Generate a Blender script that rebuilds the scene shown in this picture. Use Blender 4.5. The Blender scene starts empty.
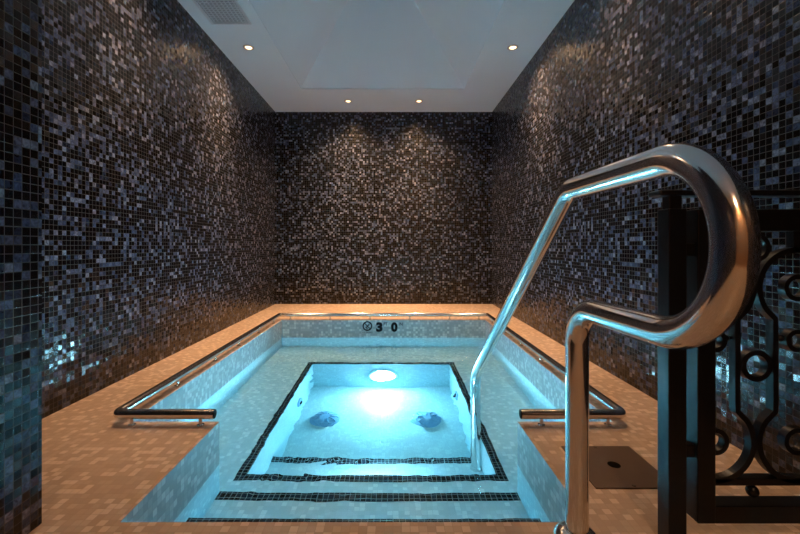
import bpy, bmesh, math, random
from mathutils import Vector
random.seed(4)
PI = math.pi
scene = bpy.context.scene
COL = scene.collection

# ------------------------------------------------------------------ camera constants
F = 392.0            # focal length in pixels of the 800 px wide frame
EYE = 0.70
TP = 0.0213          # mosaic pitch (m)

# room
XL, XR, YB, YF, ZC = -1.42, 1.195, 4.73, -1.6, 2.317
PX, PY = -0.887, 0.99                    # tiled pier on the left
# pool
NX0, NX1, NY = -0.692, 0.496, 0.994      # entry notch
MX0, MX1, MY0, MY1 = -1.05, 0.875, 1.563, 3.708
WZ = -0.165                              # water level
S1Z, S2Z, SHZ = WZ - 0.11, WZ - 0.238, WZ - 0.33
S1Y, S2Y = 1.325, 1.563
BX0, BX1, BY0, BY1 = -0.700, 0.506, 1.715, 3.255   # dark border, outer
BW = 2 * TP
LX0, LX1, LY0, LY1 = BX0 + BW, BX1 - BW, BY0 + BW, BY1 - BW   # deep well
TZ, TY, FZ = WZ - 0.62, 2.14, WZ - 0.81


# ------------------------------------------------------------------ materials
class NT:
    def __init__(self, name):
        self.m = bpy.data.materials.new(name)
        self.m.use_nodes = True
        self.t = self.m.node_tree
        self.t.nodes.clear()
        self.out = self.n('ShaderNodeOutputMaterial')

    def n(self, typ, **kw):
        x = self.t.nodes.new(typ)
        for k, v in kw.items():
            setattr(x, k, v)
        return x

    def l(self, a, b):
        self.t.links.new(a, b)

    def math(self, op, a, b=None, c=None, clamp=False):
        x = self.n('ShaderNodeMath', operation=op, use_clamp=clamp)
        for i, v in enumerate((a, b, c)):
            if v is None:
                continue
            if isinstance(v, (int, float)):
                x.inputs[i].default_value = v
            else:
                self.l(v, x.inputs[i])
        return x.outputs[0]

    def vmath(self, op, a, b=None, s=None):
        x = self.n('ShaderNodeVectorMath', operation=op)
        for i, v in enumerate((a, b)):
            if v is None:
                continue
            if isinstance(v, (tuple, list)):
                x.inputs[i].default_value = v
            else:
                self.l(v, x.inputs[i])
        if s is not None:
            if isinstance(s, (int, float)):
                x.inputs['Scale'].default_value = s
            else:
                self.l(s, x.inputs['Scale'])
        return x.outputs[0]

    def mix(self, fac, a, b, mode='MIX'):
        x = self.n('ShaderNodeMix', data_type='RGBA', blend_type=mode)
        for sock, v in ((x.inputs[0], fac), (x.inputs[6], a), (x.inputs[7], b)):
            if isinstance(v, (int, float)):
                sock.default_value = v
            elif isinstance(v, (tuple, list)):
                sock.default_value = (*v[:3], 1)
            else:
                self.l(v, sock)
        return x.outputs[2]

    def bsdf(self, color=None, rough=0.5, metal=0.0, normal=None, spec=0.5, **kw):
        b = self.n('ShaderNodeBsdfPrincipled')
        if color is not None:
            if isinstance(color, (tuple, list)):
                b.inputs['Base Color'].default_value = (*color[:3], 1)
            else:
                self.l(color, b.inputs['Base Color'])
        if isinstance(rough, (int, float)):
            b.inputs['Roughness'].default_value = rough
        else:
            self.l(rough, b.inputs['Roughness'])
        b.inputs['Metallic'].default_value = metal
        b.inputs['Specular IOR Level'].default_value = spec
        if normal is not None:
            self.l(normal, b.inputs['Normal'])
        for k, v in kw.items():
            b.inputs[k].default_value = v
        self.l(b.outputs[0], self.out.inputs[0])
        return b


def tile_mat(name, stops, grout, rough=0.2, jitter=0.05, streak=0.0, gw=0.045, grout_rough=0.8,
             offset=(0, 0, 0), spec=0.5, bump=0.0006):
    """Square mosaic laid in UV metres: one random colour, sheen and tilt per tile."""
    t = NT(name)
    uv = t.n('ShaderNodeUVMap')
    s = t.vmath('ADD', t.vmath('SCALE', uv.outputs[0], s=1.0 / TP), offset)
    cell = t.vmath('FLOOR', s)
    fr = t.vmath('FRACTION', s)
    wn = t.n('ShaderNodeTexWhiteNoise', noise_dimensions='3D')
    t.l(cell, wn.inputs[0])
    ramp = t.n('ShaderNodeValToRGB')
    ramp.color_ramp.interpolation = 'CONSTANT'
    els = ramp.color_ramp.elements
    while len(els) < len(stops):
        els.new(0.5)
    for e, (p, c) in zip(els, stops):
        e.position = p
        e.color = (*c, 1)
    t.l(wn.outputs[0], ramp.inputs[0])
    col = ramp.outputs[0]
    if streak:
        off = t.vmath('SCALE', wn.outputs[1], s=40.0)
        nz = t.n('ShaderNodeTexNoise', noise_dimensions='3D')
        nz.inputs['Scale'].default_value = 1.5
        nz.inputs['Detail'].default_value = 2.0
        nz.inputs['Distortion'].default_value = 1.2
        t.l(t.vmath('ADD', s, off), nz.inputs['Vector'])
        g = t.n('ShaderNodeMapRange')
        g.inputs[1].default_value = 0.3
        g.inputs[2].default_value = 0.7
        g.inputs[3].default_value = 1.0 - streak
        g.inputs[4].default_value = 1.0 + streak
        t.l(nz.outputs[0], g.inputs[0])
        col = t.vmath('SCALE', col, s=g.outputs[0])
    d = t.vmath('ABSOLUTE', t.vmath('SUBTRACT', fr, (0.5, 0.5, 0.5)))
    sep = t.n('ShaderNodeSeparateXYZ')
    t.l(d, sep.inputs[0])
    mx = t.math('MAXIMUM', sep.outputs[0], sep.outputs[1])
    gm = t.math('GREATER_THAN', mx, 0.5 - gw)
    colr = t.mix(gm, col, grout)
    rg = t.math('ADD', t.math('MULTIPLY', gm, grout_rough - rough), rough)
    geo = t.n('ShaderNodeNewGeometry')
    jit = t.vmath('SCALE', t.vmath('SUBTRACT', wn.outputs[1], (0.5, 0.5, 0.5)), s=jitter)
    nrm = t.vmath('NORMALIZE', t.vmath('ADD', geo.outputs['Normal'], jit))
    h = t.n('ShaderNodeMapRange')
    h.inputs[1].default_value = 0.5 - gw * 1.6
    h.inputs[2].default_value = 0.5 - gw * 0.6
    h.inputs[3].default_value = 1.0
    h.inputs[4].default_value = 0.0
    t.l(mx, h.inputs[0])
    bp = t.n('ShaderNodeBump')
    bp.inputs['Strength'].default_value = 0.5
    bp.inputs['Distance'].default_value = bump
    t.l(h.outputs[0], bp.inputs['Height'])
    t.l(nrm, bp.inputs['Normal'])
    t.bsdf(colr, rg, normal=bp.outputs[0], spec=spec)
    return t.m


def plain(name, color, rough=0.5, metal=0.0, spec=0.5, noise=0.0, nscale=20.0, bump=0.0, **kw):
    t = NT(name)
    tc = t.n('ShaderNodeTexCoord')
    nz = t.n('ShaderNodeTexNoise')
    nz.inputs['Scale'].default_value = nscale
    nz.inputs['Detail'].default_value = 4
    t.l(tc.outputs['Object'], nz.inputs['Vector'])
    c = t.mix(nz.outputs[0], tuple(max(0, x * (1 - noise)) for x in color), tuple(min(1, x * (1 + noise)) for x in color))
    nrm = None
    if bump:
        b = t.n('ShaderNodeBump')
        b.inputs['Strength'].default_value = 0.4
        b.inputs['Distance'].default_value = bump
        t.l(nz.outputs[0], b.inputs['Height'])
        nrm = b.outputs[0]
    t.bsdf(c, rough, metal, nrm, spec, **kw)
    return t.m


def emit(name, color, strength):
    t = NT(name)
    e = t.n('ShaderNodeEmission')
    e.inputs[0].default_value = (*color, 1)
    e.inputs[1].default_value = strength
    t.l(e.outputs[0], t.out.inputs[0])
    return t.m


def water_mat():
    t = NT('clear_pool_water')
    tc = t.n('ShaderNodeTexCoord')
    n1 = t.n('ShaderNodeTexNoise')
    n1.inputs['Scale'].default_value = 5.0
    n1.inputs['Detail'].default_value = 2.0
    n1.inputs['Distortion'].default_value = 0.6
    t.l(tc.outputs['Object'], n1.inputs['Vector'])
    b = t.n('ShaderNodeBump')
    b.inputs['Strength'].default_value = 0.35
    b.inputs['Distance'].default_value = 0.015
    t.l(n1.outputs[0], b.inputs['Height'])
    g = t.n('ShaderNodeBsdfGlass')
    g.inputs['Color'].default_value = (0.97, 1.0, 1.0, 1)
    g.inputs['Roughness'].default_value = 0.0
    g.inputs['IOR'].default_value = 1.33
    t.l(b.outputs[0], g.inputs['Normal'])
    t.l(g.outputs[0], t.out.inputs[0])
    va = t.n('ShaderNodeVolumeAbsorption')
    va.inputs['Color'].default_value = (0.25, 0.90, 0.97, 1)
    va.inputs['Density'].default_value = 0.7
    t.l(va.outputs[0], t.out.inputs[1])
    return t.m


def steel_mat():
    t = NT('brushed_stainless_steel')
    tc = t.n('ShaderNodeTexCoord')
    nz = t.n('ShaderNodeTexNoise')
    nz.inputs['Scale'].default_value = 60.0
    nz.inputs['Detail'].default_value = 3
    t.l(tc.outputs['Object'], nz.inputs['Vector'])
    r = t.n('ShaderNodeMapRange')
    r.inputs[3].default_value = 0.08
    r.inputs[4].default_value = 0.18
    t.l(nz.outputs[0], r.inputs[0])
    t.bsdf((0.72, 0.70, 0.68), r.outputs[0], 1.0)
    return t.m


WALLSTOPS = [(0.0, (0.004, 0.004, 0.005)), (0.48, (0.007, 0.008, 0.013)), (0.62, (0.018, 0.024, 0.044)),
             (0.69, (0.048, 0.061, 0.102)), (0.81, (0.086, 0.098, 0.150)), (0.93, (0.170, 0.177, 0.230))]
M = {}
M['wall'] = tile_mat('dark_glass_mosaic', WALLSTOPS, (0.062, 0.058, 0.054), rough=0.20, jitter=0.17, streak=0.55, gw=0.04, spec=0.4)
M['deck'] = tile_mat('tan_floor_mosaic', [(0.0, (0.44, 0.315, 0.225)), (0.35, (0.48, 0.345, 0.25)), (0.68, (0.53, 0.39, 0.29)),
                                          (0.80, (0.64, 0.49, 0.38))], (0.42, 0.305, 0.22), rough=0.42, jitter=0.02,
                      gw=0.03, grout_rough=0.7, spec=0.35, bump=0.0003)
M['pool'] = tile_mat('pale_blue_pool_mosaic', [(0.0, (0.41, 0.54, 0.60)), (0.45, (0.45, 0.58, 0.64)), (0.70, (0.50, 0.63, 0.68)),
                                               (0.88, (0.60, 0.71, 0.75))], (0.41, 0.53, 0.59), rough=0.3, jitter=0.02,
                      gw=0.035, grout_rough=0.7)
M['waterline'] = tile_mat('grey_waterline_mosaic', [(0.0, (0.25, 0.295, 0.315)), (0.40, (0.30, 0.345, 0.365)), (0.66, (0.37, 0.415, 0.435)),
                                                    (0.84, (0.47, 0.515, 0.525))], (0.26, 0.305, 0.325), rough=0.3, jitter=0.02,
                          gw=0.035, grout_rough=0.7)
M['well'] = tile_mat('white_pool_mosaic', [(0.0, (0.28, 0.34, 0.37)), (0.5, (0.30, 0.36, 0.39)), (0.8, (0.325, 0.385, 0.415))],
                     (0.25, 0.31, 0.34), rough=0.3, jitter=0.02, gw=0.03, grout_rough=0.7)
M['band'] = tile_mat('black_nosing_mosaic', [(0.0, (0.004, 0.006, 0.010)), (0.6, (0.012, 0.018, 0.030))], (0.22, 0.25, 0.26),
                     rough=0.2, jitter=0.03, gw=0.045)
M['white'] = plain('white_ceiling_paint', (0.72, 0.80, 0.86), 0.8, noise=0.03, nscale=3, spec=0.2)
M['hall'] = plain('warm_plaster', (0.60, 0.34, 0.18), 0.8, noise=0.05, nscale=4, spec=0.2)
M['steel'] = steel_mat()
M['iron'] = plain('black_wrought_iron', (0.006, 0.006, 0.007), 0.30, noise=0.3, nscale=60, bump=0.0006, spec=0.28)
M['cover'] = plain('brown_cover_plate', (0.115, 0.075, 0.052), 0.40, metal=0.35, noise=0.12, nscale=30, spec=0.4)
M['darkhole'] = plain('dark_recess', (0.004, 0.0035, 0.003), 0.9, spec=0.05)  # near-black colour, also painted as shade in the finger hole and rail ends
M['screw'] = plain('dull_screw', (0.06, 0.04, 0.03), 0.4, metal=0.6)
M['grille'] = plain('grey_grille_paint', (0.62, 0.65, 0.70), 0.55, noise=0.05)
M['ventback'] = plain('vent_shadow_backing', (0.36, 0.38, 0.40), 0.9)
M['trim'] = plain('satin_nickel_trim', (0.55, 0.50, 0.45), 0.3, metal=0.8)
M['bulb'] = emit('warm_lamp', (1.0, 0.74, 0.44), 3.0)
M['lens'] = emit('underwater_lamp', (0.50, 0.82, 1.0), 500.0)
M['lens_fill'] = emit('underwater_fill_glow', (0.50, 0.82, 1.0), 210.0)  # glow of the added fill light on the near well wall
M['bezel'] = plain('white_fitting_plastic', (0.60, 0.66, 0.68), 0.35)
M['jet'] = plain('blue_grey_fitting', (0.12, 0.20, 0.30), 0.65, spec=0.2)
M['ink'] = plain('black_inlaid_tile', (0.003, 0.004, 0.006), 0.7, spec=0.15)
M['inkpale'] = plain('faded_grey_lettering', (0.04, 0.05, 0.06), 0.7, spec=0.15)
M['water'] = water_mat()


# ------------------------------------------------------------------ mesh helpers
def box_uv(bm):
    uv = bm.loops.layers.uv.verify()
    bm.normal_update()
    for f in bm.faces:
        n = f.normal
        ax = max(range(3), key=lambda i: abs(n[i]))
        for lp in f.loops:
            c = lp.vert.co
            lp[uv].uv = ((c.y, c.z), (c.x, c.z), (c.x, c.y))[ax]


def obj(name, bm, mat, parent=None, smooth=False):
    bmesh.ops.recalc_face_normals(bm, faces=bm.faces) if smooth else None
    box_uv(bm)
    me = bpy.data.meshes.new(name)
    if smooth:
        for f in bm.faces:
            f.smooth = True
    bm.to_mesh(me)
    bm.free()
    me.materials.append(mat)
    if smooth:
        me.set_sharp_from_angle(angle=math.radians(35))
    o = bpy.data.objects.new(name, me)
    COL.objects.link(o)
    if parent:
        o.parent = parent
    return o


def new():
    return bmesh.new()


def quad(bm, *p):
    return bm.faces.new([bm.verts.new(q) for q in p])


def rect_h(bm, x0, x1, y0, y1, z, up=True):
    p = [(x0, y0, z), (x1, y0, z), (x1, y1, z), (x0, y1, z)]
    quad(bm, *(p if up else p[::-1]))


def wall_q(bm, a, b, z0, z1):
    """vertical quad from plan point a to b; faces to the left of a->b"""
    quad(bm, (b[0], b[1], z0), (a[0], a[1], z0), (a[0], a[1], z1), (b[0], b[1], z1))


def add_box(bm, x0, x1, y0, y1, z0, z1, bevel=0.0):
    r = bmesh.ops.create_cube(bm, size=1.0)
    vs = r['verts']
    for v in vs:
        v.co = Vector(((x0 + x1) / 2 + v.co.x * (x1 - x0), (y0 + y1) / 2 + v.co.y * (y1 - y0), (z0 + z1) / 2 + v.co.z * (z1 - z0)))
    if bevel:
        es = list({e for v in vs for e in v.link_edges})
        bmesh.ops.bevel(bm, geom=es, offset=bevel, segments=2, affect='EDGES', profile=0.5)


def add_tube(bm, pts, r, seg=24, caps=True, closed=False):
    """round tube along a polyline, parallel transported"""
    pts = [Vector(p) for p in pts]
    n = len(pts)
    tang = []
    for i in range(n):
        a = pts[(i - 1) % n] if (closed or i > 0) else pts[i]
        b = pts[(i + 1) % n] if (closed or i < n - 1) else pts[i]
        tang.append((b - a).normalized())
    t0 = tang[0]
    up = Vector((1, 0, 0)) if abs(t0.x) < 0.9 else Vector((0, 0, 1))
    u = (up - t0 * up.dot(t0)).normalized()
    rings = []
    for i in range(n):
        t = tang[i]
        u = (u - t * u.dot(t)).normalized()
        v = t.cross(u)
        k = 1.0
        rings.append([bm.verts.new(pts[i] + (u * math.cos(2 * PI * j / seg) + v * math.sin(2 * PI * j / seg)) * r * k) for j in range(seg)])
    for i in range(n if closed else n - 1):
        a, b = rings[i], rings[(i + 1) % n]
        for j in range(seg):
            bm.faces.new((a[j], a[(j + 1) % seg], b[(j + 1) % seg], b[j]))
    if caps and not closed:
        bm.faces.new(rings[0][::-1])
        bm.faces.new(rings[-1])


def fillet(pts, radii, step=0.12):
    """polyline with its inner corners rounded to the given radii"""
    pts = [Vector(p) for p in pts]
    out = [pts[0]]
    for i in range(1, len(pts) - 1):
        a, p, b = pts[i - 1], pts[i], pts[i + 1]
        d1, d2 = (a - p).normalized(), (b - p).normalized()
        ang = d1.angle(d2)
        r = radii[i - 1]
        if r <= 0 or ang > PI - 0.02:
            out.append(p)
            continue
        tl = r / math.tan(ang / 2)
        s, e = p + d1 * tl, p + d2 * tl
        c = p + (d1 + d2).normalized() * (r / math.sin(ang / 2))
        sweep = PI - ang
        k = max(3, int(sweep / step))
        v0, v1 = (s - c), (e - c)
        for q in range(k + 1):
            t = q / k
            w = (v0 * math.sin((1 - t) * sweep) + v1 * math.sin(t * sweep)) / math.sin(sweep)
            out.append(c + w)
    out.append(pts[-1])
    return out


def add_lathe(bm, prof, c=(0, 0, 0), axis='Z', seg=32):
    """revolve [(r, h), ...] round an axis through c"""
    c = Vector(c)
    rings = []
    for r, h in prof:
        ring = []
        for j in range(seg):
            a = 2 * PI * j / seg
            x, y = r * math.cos(a), r * math.sin(a)
            p = {'Z': (x, y, h), 'Y': (x, h, y), 'X': (h, x, y)}[axis]
            ring.append(bm.verts.new(c + Vector(p)))
        rings.append(ring)
    for a, b in zip(rings, rings[1:]):
        for j in range(seg):
            bm.faces.new((a[j], a[(j + 1) % seg], b[(j + 1) % seg], b[j]))
    if prof[0][0] > 1e-6:
        bm.faces.new(rings[0][::-1])
    if prof[-1][0] > 1e-6:
        bm.faces.new(rings[-1])
    bmesh.ops.remove_doubles(bm, verts=bm.verts, dist=1e-6)


def add_flat_bar(bm, path, w, y0, y1):
    """square bar following a path in the XZ plane, w wide in that plane"""
    P = [Vector((p[0], p[1])) for p in path]
    n = len(P)
    L, R = [], []
    for i in range(n):
        a = P[max(0, i - 1)]
        b = P[min(n - 1, i + 1)]
        t = (b - a).normalized()
        nn = Vector((-t.y, t.x)) * (w / 2)
        L.append(P[i] + nn)
        R.append(P[i] - nn)
    vs = [[bm.verts.new((q.x, y, q.y)) for q in S] for S, y in ((L, y0), (R, y0), (R, y1), (L, y1))]
    for k in range(4):
        A, B = vs[k], vs[(k + 1) % 4]
        for i in range(n - 1):
            bm.faces.new((A[i], A[i + 1], B[i + 1], B[i]))
    bm.faces.new([vs[k][0] for k in range(4)])
    bm.faces.new([vs[k][-1] for k in range(4)][::-1])
    bmesh.ops.recalc_face_normals(bm, faces=bm.faces)


def add_ring(bm, cx, cz, ro, ri, y0, y1, seg=40):
    """flat-sided ring in the XZ plane"""
    P = []
    for r in (ro, ri):
        for y in (y0, y1):
            P.append([bm.verts.new((cx + r * math.cos(2 * PI * j / seg), y, cz + r * math.sin(2 * PI * j / seg))) for j in range(seg)])
    o0, o1, i0, i1 = P
    for j in range(seg):
        k = (j + 1) % seg
        bm.faces.new((o0[j], o0[k], o1[k], o1[j]))
        bm.faces.new((i0[k], i0[j], i1[j], i1[k]))
        bm.faces.new((o0[k], o0[j], i0[j], i0[k]))
        bm.faces.new((o1[j], o1[k], i1[k], i1[j]))
    bmesh.ops.recalc_face_normals(bm, faces=bm.faces)


def add_ball(bm, c, r, sx=1, sy=1, sz=1):
    rr = bmesh.ops.create_uvsphere(bm, u_segments=16, v_segments=10, radius=r)
    for v in rr['verts']:
        v.co = Vector((c[0] + v.co.x * sx, c[1] + v.co.y * sy, c[2] + v.co.z * sz))


def tag(o, label=None, cat=None, group=None, kind=None):
    for k, v in (('label', label), ('category', cat), ('group', group), ('kind', kind)):
        if v:
            o[k] = v
    return o


def thing(name, label, cat, loc=(0, 0, 0), group=None):
    o = bpy.data.objects.new(name, None)
    o.empty_display_size = 0.05
    COL.objects.link(o)
    o.location = loc
    return tag(o, label, cat, group)


def struct(name, bm, mat, label=None):
    o = obj(name, bm, mat)
    o['kind'] = 'structure'
    if label:
        o['label'] = label
        o['category'] = name.split('_')[0]
    return o


def dup(root, loc, label, group=None):
    r = root.copy()
    COL.objects.link(r)
    r.location = loc
    r['label'] = label
    for ch in list(root.children):
        c = ch.copy()
        COL.objects.link(c)
        c.parent = r
        for g in ch.children:
            d = g.copy()
            COL.objects.link(d)
            d.parent = c
    return r


# ------------------------------------------------------------------ the room
bm = new()
for r in ((XL, XR, YF, NY), (XL, NX0, NY, MY0), (NX1, XR, NY, MY0), (XL, MX0, MY0, MY1), (MX1, XR, MY0, MY1), (XL, XR, MY1, YB)):
    rect_h(bm, *r, 0.0)
struct('floor', bm, M['deck'], 'tan mosaic tiled deck surrounding the sunken pool')

T = 0.12
def wallbox(name, x0, x1, y0, y1, mat, label):
    bm = new()
    add_box(bm, x0, x1, y0, y1, -0.02, ZC + 0.02)
    return struct(name, bm, mat, label)

wallbox('wall_left', XL - T, XL, PY - 0.05, YB + T, M['wall'], 'long dark glass mosaic wall on the left of the pool')
wallbox('wall_right', XR, XR + T, YF - T, YB + T, M['wall'], 'long dark glass mosaic wall on the right of the pool')
wallbox('wall_back', XL - 0.01, XR + 0.01, YB, YB + T, M['wall'], 'dark glass mosaic wall at the far end of the pool')
wallbox('wall_front', XL - T, PX, YF - T, PY, M['wall'], 'near dark mosaic pier at the left edge of the view')
wallbox('wall_rear', PX - 0.01, XR + 0.01, YF - T, YF, M['hall'], 'plain warm wall behind the viewpoint')

# ceiling with a hipped coffer
CX0, CX1, CY0, CY1 = -0.947, 0.731, 1.68, 4.037
hw = (CX1 - CX0) / 2
cxm = (CX0 + CX1) / 2
bm = new()
for r in ((XL, XR, YF, CY0), (XL, CX0, CY0, CY1), (CX1, XR, CY0, CY1), (XL, XR, CY1, YB)):
    rect_h(bm, *r, ZC, up=False)
lip = 0.012
for a, b in (((CX0, CY0), (CX1, CY0)), ((CX1, CY0), (CX1, CY1)), ((CX1, CY1), (CX0, CY1)), ((CX0, CY1), (CX0, CY0))):
    wall_q(bm, a, b, ZC, ZC + lip)
zb = ZC + lip
zr = zb + hw * 1.02
r0, r1 = (cxm, CY0 + hw, zr), (cxm, CY1 - hw, zr)
A, B, C_, D = (CX0, CY0, zb), (CX1, CY0, zb), (CX1, CY1, zb), (CX0, CY1, zb)
for f in ((A, B, r0), (B, C_, r1, r0), (C_, D, r1), (D, A, r0, r1)):
    bm.faces.new([bm.verts.new(p) for p in f])
ceil = struct('ceiling', bm, M['white'], 'white ceiling with a hipped recess over the pool')

# ------------------------------------------------------------------ the pool
pool = thing('spa_pool', 'sunken stepped spa pool lined with pale mosaic, dark tile bands on its step edges', 'pool')
WT = WZ - 0.012
def basin(name, mat, main, notch, top):
    bm = new()
    wall_q(bm, (MX0, MY1), (MX0, MY0), main, top)
    wall_q(bm, (MX1, MY1), (MX0, MY1), main, top)
    wall_q(bm, (MX1, MY0), (MX1, MY1), main, top)
    wall_q(bm, (NX1, MY0), (MX1, MY0), main, top)
    wall_q(bm, (MX0, MY0), (NX0, MY0), main, top)
    wall_q(bm, (NX0, MY0), (NX0, NY), notch, top)
    wall_q(bm, (NX1, NY), (NX1, MY0), notch, top)
    wall_q(bm, (NX0, NY), (NX1, NY), notch, top)
    bmesh.ops.reverse_faces(bm, faces=bm.faces)
    return obj(name, bm, mat, pool)
basin('waterline_tile', M['waterline'], WT, WT, 0)
basin('basin_wall', M['pool'], SHZ, S2Z, WT)
bm = new()
for r in ((MX0, MX1, MY0, LY0), (MX0, LX0, LY0, LY1), (LX1, MX1, LY0, LY1), (MX0, MX1, LY1, MY1)):
    rect_h(bm, *r, SHZ)
obj('bench', bm, M['pool'], pool)
bm = new()
rect_h(bm, NX0, NX1, NY, S1Y, S1Z)
wall_q(bm, (NX0, S1Y), (NX1, S1Y), S2Z, S1Z)
obj('step', bm, M['pool'], pool)
bm = new()
rect_h(bm, NX0, NX1, S1Y, S2Y, S2Z)
wall_q(bm, (NX0, S2Y), (NX1, S2Y), SHZ, S2Z)
obj('step', bm, M['pool'], pool)
bm = new()
wall_q(bm, (LX0, LY0), (LX0, LY1), FZ, SHZ)
wall_q(bm, (LX0, LY1), (LX1, LY1), FZ, SHZ)
wall_q(bm, (LX1, LY1), (LX1, LY0), FZ, SHZ)
wall_q(bm, (LX1, LY0), (LX0, LY0), FZ, SHZ)
rect_h(bm, LX0, LX1, TY, LY1, FZ)
obj('well', bm, M['well'], pool)
bm = new()
rect_h(bm, LX0, LX1, LY0, TY, TZ)
wall_q(bm, (LX0, TY), (LX1, TY), FZ, TZ)
obj('well_step', bm, M['well'], pool)
e = 0.002
for nm, (x0, x1, y0, y1, z) in (('step_edge_band', (NX0, NX1, S1Y - BW, S1Y, S1Z)), ('step_edge_band', (NX0, NX1, S2Y - BW, S2Y, S2Z)),
                                ('step_edge_band', (LX0, LX1, TY - BW, TY, TZ))):
    bm = new()
    add_box(bm, x0, x1, y0, y1 + e, z - 0.006, z + e)
    tag(obj(nm, bm, M['band'], pool), 'black mosaic band')
bm = new()
for x0, x1, y0, y1 in ((BX0, BX1, BY0, LY0), (BX0, BX1, LY1, BY1), (BX0, LX0, LY0, LY1), (LX1, BX1, LY0, LY1)):
    add_box(bm, x0, x1, y0, y1, SHZ - 0.006, SHZ + e)
tag(obj('border_band', bm, M['band'], pool), 'black mosaic border around the deep well')

bm = new()
o_ = 0.003
for x0, x1, y0, y1 in ((NX0 - o_, NX1 + o_, NY - o_, MY0), (MX0 - o_, MX1 + o_, MY0, MY1 + o_)):
    rect_h(bm, x0, x1, y0, y1, WZ)
bmesh.ops.remove_doubles(bm, verts=bm.verts, dist=1e-5)
tag(obj('pool_water', bm, M['water']), 'clear blue lit water filling the sunken spa pool', 'water', kind='stuff')

# underwater light on the far wall of the well
LPX, LPZ = -0.083, WZ - 0.575
def pool_light(x, y, z, sgn, lens, label):
    lamp = thing('pool_light', label, 'light', (x, y, z), 'underwater lights of the well')
    bm = new()
    add_lathe(bm, [(r, h * sgn) for r, h in ((0.092, 0.0), (0.118, 0.0), (0.118, 0.010), (0.110, 0.020), (0.092, 0.020), (0.092, 0.004))], axis='Y', seg=40)
    obj('bezel', bm, M['bezel'], lamp, True)
    bm = new()
    add_lathe(bm, [(r, h * sgn) for r, h in ((0.092, 0.004), (0.090, 0.022), (0.074, 0.036), (0.042, 0.045), (0.0, 0.048))], axis='Y', seg=40)
    obj('lens', bm, lens, lamp, True)
pool_light(LPX, LY1, LPZ, -1, M['lens'], 'round glowing underwater light on the far wall of the deep well')
pool_light(LPX, LY0, WZ - 0.478, 1, M['lens_fill'], 'added underwater fill light on the near wall of the well, facing away from the viewer')  # added lamp, unseen from the camera, brightens the far pool walls

# jets
def jet(x, y, sgn, label):
    t = thing('wall_jet', label, 'jet', (x, y, WZ - 0.60), 'jets on the side walls of the well')
    bm = new()
    add_lathe(bm, [(0.0, 0.002 * sgn), (0.036, 0.002 * sgn), (0.052, 0.0), (0.052, 0.006 * sgn), (0.040, 0.012 * sgn), (0.026, 0.012 * sgn), (0.022, 0.004 * sgn)], axis='X', seg=28)
    obj('flange', bm, M['jet'], t, True)
    bm = new()
    add_lathe(bm, [(0.018, 0.003 * sgn), (0.018, 0.018 * sgn), (0.010, 0.018 * sgn), (0.008, 0.006 * sgn)], axis='X', seg=24)
    obj('nozzle', bm, M['darkhole'], t, True)
jet(LX0, 2.74, 1, 'round jet fitting under water on the left wall of the well')
jet(LX1, 2.85, -1, 'round jet fitting under water on the right wall of the well')

# drains
def drain(x, y, label):
    t = thing('drain_cover', label, 'drain', (x, y, FZ), 'drain covers on the well floor')
    bm = new()
    add_lathe(bm, [(0.098, 0.0), (0.098, 0.006), (0.085, 0.014)], seg=36)
    obj('flange', bm, M['jet'], t, True)
    bm = new()
    add_lathe(bm, [(0.084, 0.008), (0.082, 0.020), (0.066, 0.034), (0.035, 0.042), (0.0, 0.044)], seg=36)
    for k in range(12):
        a = 2 * PI * k / 12
        ca, sa = math.cos(a), math.sin(a)
        b0 = len(bm.verts)
        add_tube(bm, [(0.03 * ca, 0.03 * sa, 0.0445), (0.065 * ca, 0.065 * sa, 0.038), (0.082 * ca, 0.082 * sa, 0.022)], 0.004, 6)
    obj('dome', bm, M['jet'], t, True)
drain(-0.47, 2.72, 'dark round drain cover on the left of the well floor')
drain(0.235, 2.72, 'dark round drain cover on the right of the well floor')

# ------------------------------------------------------------------ depth markings on the far pool wall
def text_mesh(s, size, offset, xs):
    cu = bpy.data.curves.new('txt', 'FONT')
    cu.body = s
    cu.size = size
    cu.offset = offset
    cu.extrude = 0.0012
    cu.align_x = 'LEFT'
    ob = bpy.data.objects.new('txt', cu)
    COL.objects.link(ob)
    dg = bpy.context.evaluated_depsgraph_get()
    me = bpy.data.meshes.new_from_object(ob.evaluated_get(dg))
    bpy.data.objects.remove(ob)
    bm = new()
    bm.from_mesh(me)
    bpy.data.meshes.remove(me)
    x0 = min(v.co.x for v in bm.verts)
    x1 = max(v.co.x for v in bm.verts)
    z0 = min(v.co.y for v in bm.verts)
    z1 = max(v.co.y for v in bm.verts)
    return bm, x0, x1, z0, z1


def put_text(name, s, px0, px1, py0, py1, mat, parent, offset):
    """lettering that fills a rectangle given on the far pool wall"""
    bm, x0, x1, z0, z1 = text_mesh(s, 0.1, offset, 1)
    k = MY1 / F
    X0, X1 = (px0 - 393) * k, (px1 - 393) * k
    Z0, Z1 = EYE - (py1 - 246) * k, EYE - (py0 - 246) * k
    for v in bm.verts:
        x = X0 + (v.co.x - x0) / (x1 - x0) * (X1 - X0)
        z = Z0 + (v.co.y - z0) / (z1 - z0) * (Z1 - Z0)
        v.co = Vector((x, MY1 - 0.001 - v.co.z, z))
    bmesh.ops.reverse_faces(bm, faces=bm.faces)
    bmesh.ops.recalc_face_normals(bm, faces=bm.faces)
    return obj(name, bm, mat, parent)

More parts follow.
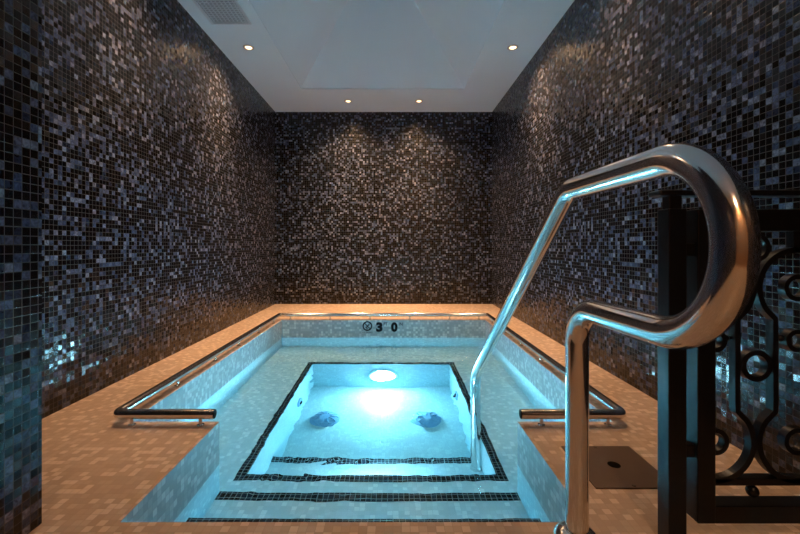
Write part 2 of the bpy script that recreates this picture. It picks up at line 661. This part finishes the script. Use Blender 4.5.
dm = thing('depth_marker', 'black inlaid depth marking reading 3 FT 0 IN on the far pool wall', 'sign')
put_text('digit', '3', 376.0, 382.6, 322.2, 331.9, M['ink'], dm, 0.0065)
put_text('unit_lettering', 'FT', 383.6, 387.6, 322.4, 325.6, M['inkpale'], dm, 0.002)
put_text('digit', '0', 391.0, 397.6, 322.2, 331.9, M['ink'], dm, 0.0065)
put_text('unit_lettering', 'IN', 398.8, 402.6, 322.4, 325.6, M['inkpale'], dm, 0.002)
nd = thing('no_diving_symbol', 'round no diving symbol left of the black depth number', 'sign')
k = MY1 / F
ncx, ncz = (367.4 - 393) * k, EYE - (326.0 - 246) * k
yy = MY1 - 0.003
bm = new()
add_ring(bm, ncx, ncz, 0.046, 0.034, yy, MY1 + 0.001)
obj('circle', bm, M['ink'], nd)
bm = new()
add_flat_bar(bm, [(ncx - 0.027, ncz + 0.027), (ncx + 0.027, ncz - 0.027)], 0.007, yy, MY1 + 0.001)
obj('slash', bm, M['ink'], nd)
bm = new()
add_flat_bar(bm, [(ncx + 0.020, ncz + 0.022), (ncx + 0.006, ncz + 0.004), (ncx - 0.010, ncz - 0.012), (ncx - 0.020, ncz - 0.016)], 0.007, yy + 0.0005, MY1 + 0.001)
add_flat_bar(bm, [(ncx + 0.006, ncz + 0.004), (ncx + 0.022, ncz + 0.010)], 0.005, yy + 0.0005, MY1 + 0.001)
add_ball(bm, (ncx - 0.004, MY1, ncz - 0.022), 0.006, sy=0.4)
obj('diver_figure', bm, M['ink'], nd)
put_text('caption', 'NO DIVING', 362.4, 372.4, 331.9, 333.0, M['inkpale'], nd, 0.0)

# ------------------------------------------------------------------ low steel rail round the pool edge
RZ, RR = 0.0435, 0.0185
RXL, RXR, RY0, RY1 = -1.082, 0.900, 1.532, 3.742
rail = thing('pool_edge_rail', 'low stainless steel rail on short pins around the pool edge', 'rail')
path = fillet([(NX0 - 0.005, RY0, RZ), (RXL, RY0, RZ), (RXL, RY1, RZ), (RXR, RY1, RZ), (RXR, RY0, RZ), (NX1 + 0.003, RY0, RZ)], [0.022] * 4, 0.2)
bm = new()
add_tube(bm, path, RR, 28)
obj('tube', bm, M['steel'], rail, True)
for x0, x1 in ((NX0 - 0.0052, NX0 - 0.0042), (NX1 + 0.0012, NX1 + 0.0032)):
    bm = new()
    add_lathe(bm, [(0.0, x0), (RR - 0.0012, x0), (RR - 0.0012, x1), (0.0, x1)], (0, RY0, RZ), axis='X', seg=28)
    tag(obj('end_shade_disc', bm, M['darkhole'], rail), 'dark disc painted as the shade inside the open tube end')  # thin dark disc in place of the shade inside an open tube
pins = [(-1.020, RY0), (-0.752, RY0), (0.58, RY0), (0.84, RY0)]
for y in (1.967, 2.384, 2.75, 3.155, 3.55):
    pins += [(RXL, y), (RXR, y)]
for x in (-0.98, -0.60, -0.22, 0.16, 0.54, 0.82):
    pins.append((x, RY1))
for x, y in pins:
    bm = new()
    add_lathe(bm, [(0.014, 0.0), (0.014, 0.003), (0.0065, 0.005), (0.0065, RZ - RR + 0.004)], (x, y, 0), seg=16)
    obj('pin', bm, M['steel'], rail, True)

# ------------------------------------------------------------------ tall steel handrail
HX, HR = 0.432, 0.0253
hr = thing('handrail', 'tall looped stainless steel handrail running down into the water', 'handrail')
cz, Rl, cy = 0.700, 0.136, 0.632
pts = [Vector((HX, 0.92, 0.0)), Vector((HX, 0.92, cz - Rl))]
# near post, bend towards the viewer, half loop, top run, slope, drop into the water
head = fillet([(HX, 0.92, 0.004), (HX, 0.92, cz - Rl - 0.006), (HX, cy, cz - Rl)], [0.085], 0.1)
loop = [Vector((HX, cy - Rl * math.sin(a), cz - Rl * math.cos(a))) for a in [PI * i / 32 for i in range(33)]]
tail = fillet([(HX, cy, cz + Rl), (HX, 0.962, cz + Rl + 0.003), (HX, 2.05, 0.035), (HX, 2.05, TZ + 0.002)], [0.10, 0.13], 0.1)
path = head[:-1] + loop + tail[1:]
bm = new()
add_tube(bm, path, HR, 40)
obj('tube', bm, M['steel'], hr, True)
for (x, y, z), s in (((HX, 0.92, 0.0), 1.0), ((HX, 2.05, TZ), 0.16)):
    bm = new()
    add_lathe(bm, [(HR + 0.026 * s, 0.0), (HR + 0.028 * s, 0.006), (HR + 0.025 * s, 0.020), (HR + 0.014 * s, 0.032), (HR + 0.001, 0.037)], (x, y, z), seg=40)
    obj('base_collar', bm, M['steel'], hr, True)

# ------------------------------------------------------------------ deck cover plate
cp = thing('deck_cover_plate', 'square brown access cover set in the deck by the handrail', 'cover', (0.703, 1.247, 0.0))
bm = new()
add_box(bm, -0.118, 0.118, -0.118, 0.118, -0.004, 0.004, 0.001)
obj('plate', bm, M['cover'], cp)
bm = new()
add_lathe(bm, [(0.019, 0.0), (0.019, 0.0046), (0.0, 0.0046)], seg=28)
tag(obj('finger_hole_shade', bm, M['darkhole'], cp), 'round black disc painted as the shade in the finger hole')  # disc on the plate, coloured black like the shaded inside of a hole
for sy in (-1, 1):
    bm = new()
    add_lathe(bm, [(0.006, 0.0), (0.006, 0.005), (0.004, 0.0062), (0.0, 0.0062)], (-0.003, sy * 0.108, 0), seg=16)
    obj('screw', bm, M['screw'], cp, True)

# ------------------------------------------------------------------ wrought iron railing
GY = 0.90
def gx(x): return (x - 393) / F * GY
def gz(y): return EYE - (y - 246) / F * GY
GPX = GY / F
ir = thing('iron_railing', 'black wrought iron railing with rings and scrolls at the right', 'railing')
def ibox(name, x0, x1, y0, y1, z0, z1, bev=0.002):
    bm = new()
    add_box(bm, x0, x1, y0, y1, z0, z1, bev)
    return obj(name, bm, M['iron'], ir)
D = 0.040
px0, px1 = gx(669), gx(687)
ibox('post', px0, px1, GY, GY + D, 0.0, gz(208.5))
ibox('post_neck', px0 + 0.006, px1 - 0.006, GY + 0.007, GY + D - 0.007, gz(209), gz(195))
ibox('cap_rail', px0 - 0.022, XR - 0.002, GY - 0.003, GY + D + 0.003, gz(195.5), gz(189.8), 0.004)
sx0, sx1 = gx(698), gx(716)
SX1 = XR - 0.004
ibox('stile', sx0, sx1, GY, GY + D, gz(524), gz(209))
ibox('stile', SX1 - 0.041, SX1, GY, GY + D, gz(524), gz(209))
ibox('top_rail', sx1 - 0.002, SX1 - 0.039, GY, GY + D, gz(231), gz(209))
ibox('bottom_rail', sx1 - 0.002, SX1 - 0.039, GY, GY + D, gz(524), gz(506.5))
by0, by1 = GY + 0.008, GY + 0.026
ibox('lower_bar', sx1 - 0.002, SX1 - 0.039, GY + 0.008, GY + 0.032, gz(488), gz(481), 0.001)
for y in (453, 249):
    bm = new()
    add_box(bm, px1 - 0.002, sx0 + 0.002, GY + 0.008, GY + 0.032, gz(y + 7), gz(y - 6), 0.003)
    obj('bracket', bm, M['iron'], ir)

BWD = 0.0125
GPO = by0 / F
def ox(x): return (x - 393) * GPO
def oz(y): return EYE - (y - 246) * GPO
def arc(cx, cy, r, a0, a1, n=20):
    return [(cx + r * math.cos(math.radians(a0 + (a1 - a0) * i / n)), cy + r * math.sin(math.radians(a0 + (a1 - a0) * i / n))) for i in range(n + 1)]
# scroll pairs; pixel plan of one side, mirrored about each pair's centre line
R_ = 38.0
def half(sgn, c):
    """one bar of a lyre pair: scroll round the lower ring, straight bar, scroll round the upper ring (pixel plan, y down)"""
    low = [(c + sgn * (41 - R_ * math.cos(math.radians(a))), 443 - R_ * math.sin(math.radians(a))) for a in range(-90, 37, 6)]
    up = [(c + sgn * (41 - R_ * math.cos(math.radians(a))), 288 - R_ * math.sin(math.radians(a))) for a in range(-36, 91, 6)]
    return low + [(c + sgn * 18.7, 412), (c + sgn * 19.0, 404), (c + sgn * 19.0, 327), (c + sgn * 18.7, 319)] + up

centres = [716 + 41 + 82 * i for i in range(2)]
for c in centres:
    for sgn in (-1, 1):
        P = [(x, y) for x, y in half(sgn, c)]
        Q = [(ox(x), oz(y)) for x, y in P if sx1 - 0.0005 - 0.012 <= ox(x) <= SX1 - 0.030]
        # keep the longest unbroken run
        bm = new()
        add_flat_bar(bm, Q, BWD, by0, by1)
        obj('scroll_bar', bm, M['iron'], ir)
    bm = new()
    add_ring(bm, ox(c), oz(366), 15.8 * GPO, 10.6 * GPO, by0, by1)
    obj('ring', bm, M['iron'], ir)
    bm = new()
    add_ring(bm, ox(c), oz(247.5), 14.0 * GPO, 9.5 * GPO, by0, by1)
    obj('ring', bm, M['iron'], ir)
    bm = new()
    add_ball(bm, (ox(c), GY + 0.02, oz(494)), 0.013, 1, 1, 1.1)
    obj('ball', bm, M['iron'], ir, True)
for c in (716, 798, 880):
    for yc, ro in ((442, 13.5), (288, 13.5), (341, 11.5)):
        bm = new()
        add_ring(bm, ox(c), oz(yc), ro * GPO, (ro - 4.6) * GPO, by0, by1)
        obj('ring', bm, M['iron'], ir)
    for s in (-1, 1):
        bx = c + s * 12.6
        if ox(bx) < sx1 or ox(bx) > SX1 - 0.045:
            continue
        bm = new()
        add_ball(bm, (ox(bx), GY + 0.02, oz(339)), 0.0085, 1.3, 1, 1)
        add_tube(bm, [(ox(c + s * 10.5), GY + 0.02, oz(339)), (ox(c + s * 21), GY + 0.02, oz(339))], 0.0045, 12)
        obj('ball', bm, M['iron'], ir, True)
    if c == 798:
        bm = new()
        add_box(bm, ox(c - 4), ox(c + 4), by0, by1, oz(252), oz(230))
        obj('spacer', bm, M['iron'], ir)

# ------------------------------------------------------------------ ceiling fittings
vent = thing('ceiling_vent', 'grey rectangular air grille in the ceiling by the left wall', 'vent', (-1.172, 2.56, ZC))
vw, vl = 0.145, 0.288
bm = new()
for x0, x1, y0, y1 in ((-vw, -vw + 0.018, -vl, vl), (vw - 0.018, vw, -vl, vl), (-vw + 0.018, vw - 0.018, -vl, -vl + 0.018), (-vw + 0.018, vw - 0.018, vl - 0.018, vl)):
    add_box(bm, x0, x1, y0, y1, -0.010, 0.001, 0.002)
obj('frame', bm, M['grille'], vent)
bm = new()
n = 22
for i in range(n):
    y = -vl + 0.03 + (2 * vl - 0.06) * i / (n - 1)
    add_box(bm, -vw + 0.017, vw - 0.017, y - 0.004, y + 0.004, -0.008, 0.0)
for i in range(9):
    x = -vw + 0.032 + (2 * vw - 0.064) * i / 8
    add_box(bm, x - 0.003, x + 0.003, -vl + 0.017, vl - 0.017, -0.0075, -0.0005)
obj('grille', bm, M['grille'], vent)
bm = new()
add_box(bm, -vw + 0.01, vw - 0.01, -vl + 0.01, vl - 0.01, -0.002, 0.003)
obj('backing', bm, M['ventback'], vent)

def make_downlight(loc, label):
    t = thing('downlight', label, 'light', loc, 'downlights around the ceiling recess')
    bm = new()
    add_lathe(bm, [(0.030, 0.002), (0.044, 0.002), (0.044, -0.004), (0.036, -0.008), (0.030, -0.006), (0.027, 0.000)], seg=32)
    obj('trim_ring', bm, M['trim'], t, True)
    bm = new()
    add_lathe(bm, [(0.0, -0.0120), (0.014, -0.0105), (0.024, -0.005), (0.028, 0.0)], seg=28)
    obj('bulb', bm, M['bulb'], t, True)
    return t

def spot(name, loc, power, size=115, blend=0.85, color=(1.0, 0.60, 0.32), parent=None):
    ld = bpy.data.lights.new(name, 'SPOT')
    ld.energy = power
    ld.spot_size = math.radians(size)
    ld.spot_blend = blend
    ld.color = color
    ld.shadow_soft_size = 0.035
    lo = bpy.data.objects.new(name, ld)
    COL.objects.link(lo)
    lo.location = loc
    return lo

SPOTS = [(-1.175, 3.19, 'downlight in the ceiling above the left side of the pool, nearest the vent', 36),
         (0.975, 3.19, 'downlight in the ceiling above the right side of the pool', 36),
         (-0.50, 4.37, 'left one of the two downlights close to the far wall', 46),
         (0.29, 4.37, 'right one of the two downlights close to the far wall', 46),
         (-1.175, 2.05, 'nearer downlight above the left deck, outside the picture', 17),
         (0.975, 2.05, 'nearer downlight above the right deck, outside the picture', 12),
         ]
first = None
for x, y, lab, p in SPOTS:
    if first is None:
        t = first = make_downlight((x, y, ZC), lab)
    else:
        t = dup(first, (x, y, ZC), lab)
for (x, y, lab, p) in SPOTS:
    spot('downlight_beam', (x, y, ZC - 0.03), p * 4.0, 64, 1.0)
    spot('downlight_spill', (x, y, ZC - 0.03), p * 0.10, 155, 0.6)
    spot('downlight_halo', (x, y, ZC - 0.03), p * 1.7, 128, 1.0)
# added unseen warm beam behind the viewpoint, warms the handrail reflections
spot('added_passage_beam', (0.25, -1.38, ZC - 0.03), 85, 130, 0.6)

# ------------------------------------------------------------------ world, camera, view
w = bpy.data.worlds.new('world')
scene.world = w
w.use_nodes = True
w.node_tree.nodes['Background'].inputs[0].default_value = (0.02, 0.025, 0.03, 1)
w.node_tree.nodes['Background'].inputs[1].default_value = 0.0

cd = bpy.data.cameras.new('camera')
cam = bpy.data.objects.new('camera', cd)
COL.objects.link(cam)
cam.location = (0, 0, EYE)
cam.rotation_euler = (PI / 2, 0, 0)
cd.sensor_width = 36
cd.lens = F / 800 * 36
cd.shift_x = 7 / 800
cd.shift_y = -21 / 800
cd.clip_start = 0.02
scene.camera = cam

vs = scene.view_settings
vs.view_transform = 'Standard'
vs.look = 'None'
vs.gamma = 1
vs.use_curve_mapping = False
vs.exposure = 0.0
cy_ = scene.cycles
cy_.use_denoising = True
cy_.max_bounces = 16
cy_.diffuse_bounces = 6
cy_.glossy_bounces = 6
cy_.transmission_bounces = 12
cy_.caustics_reflective = True
cy_.caustics_refractive = True
cy_.sample_clamp_indirect = 40
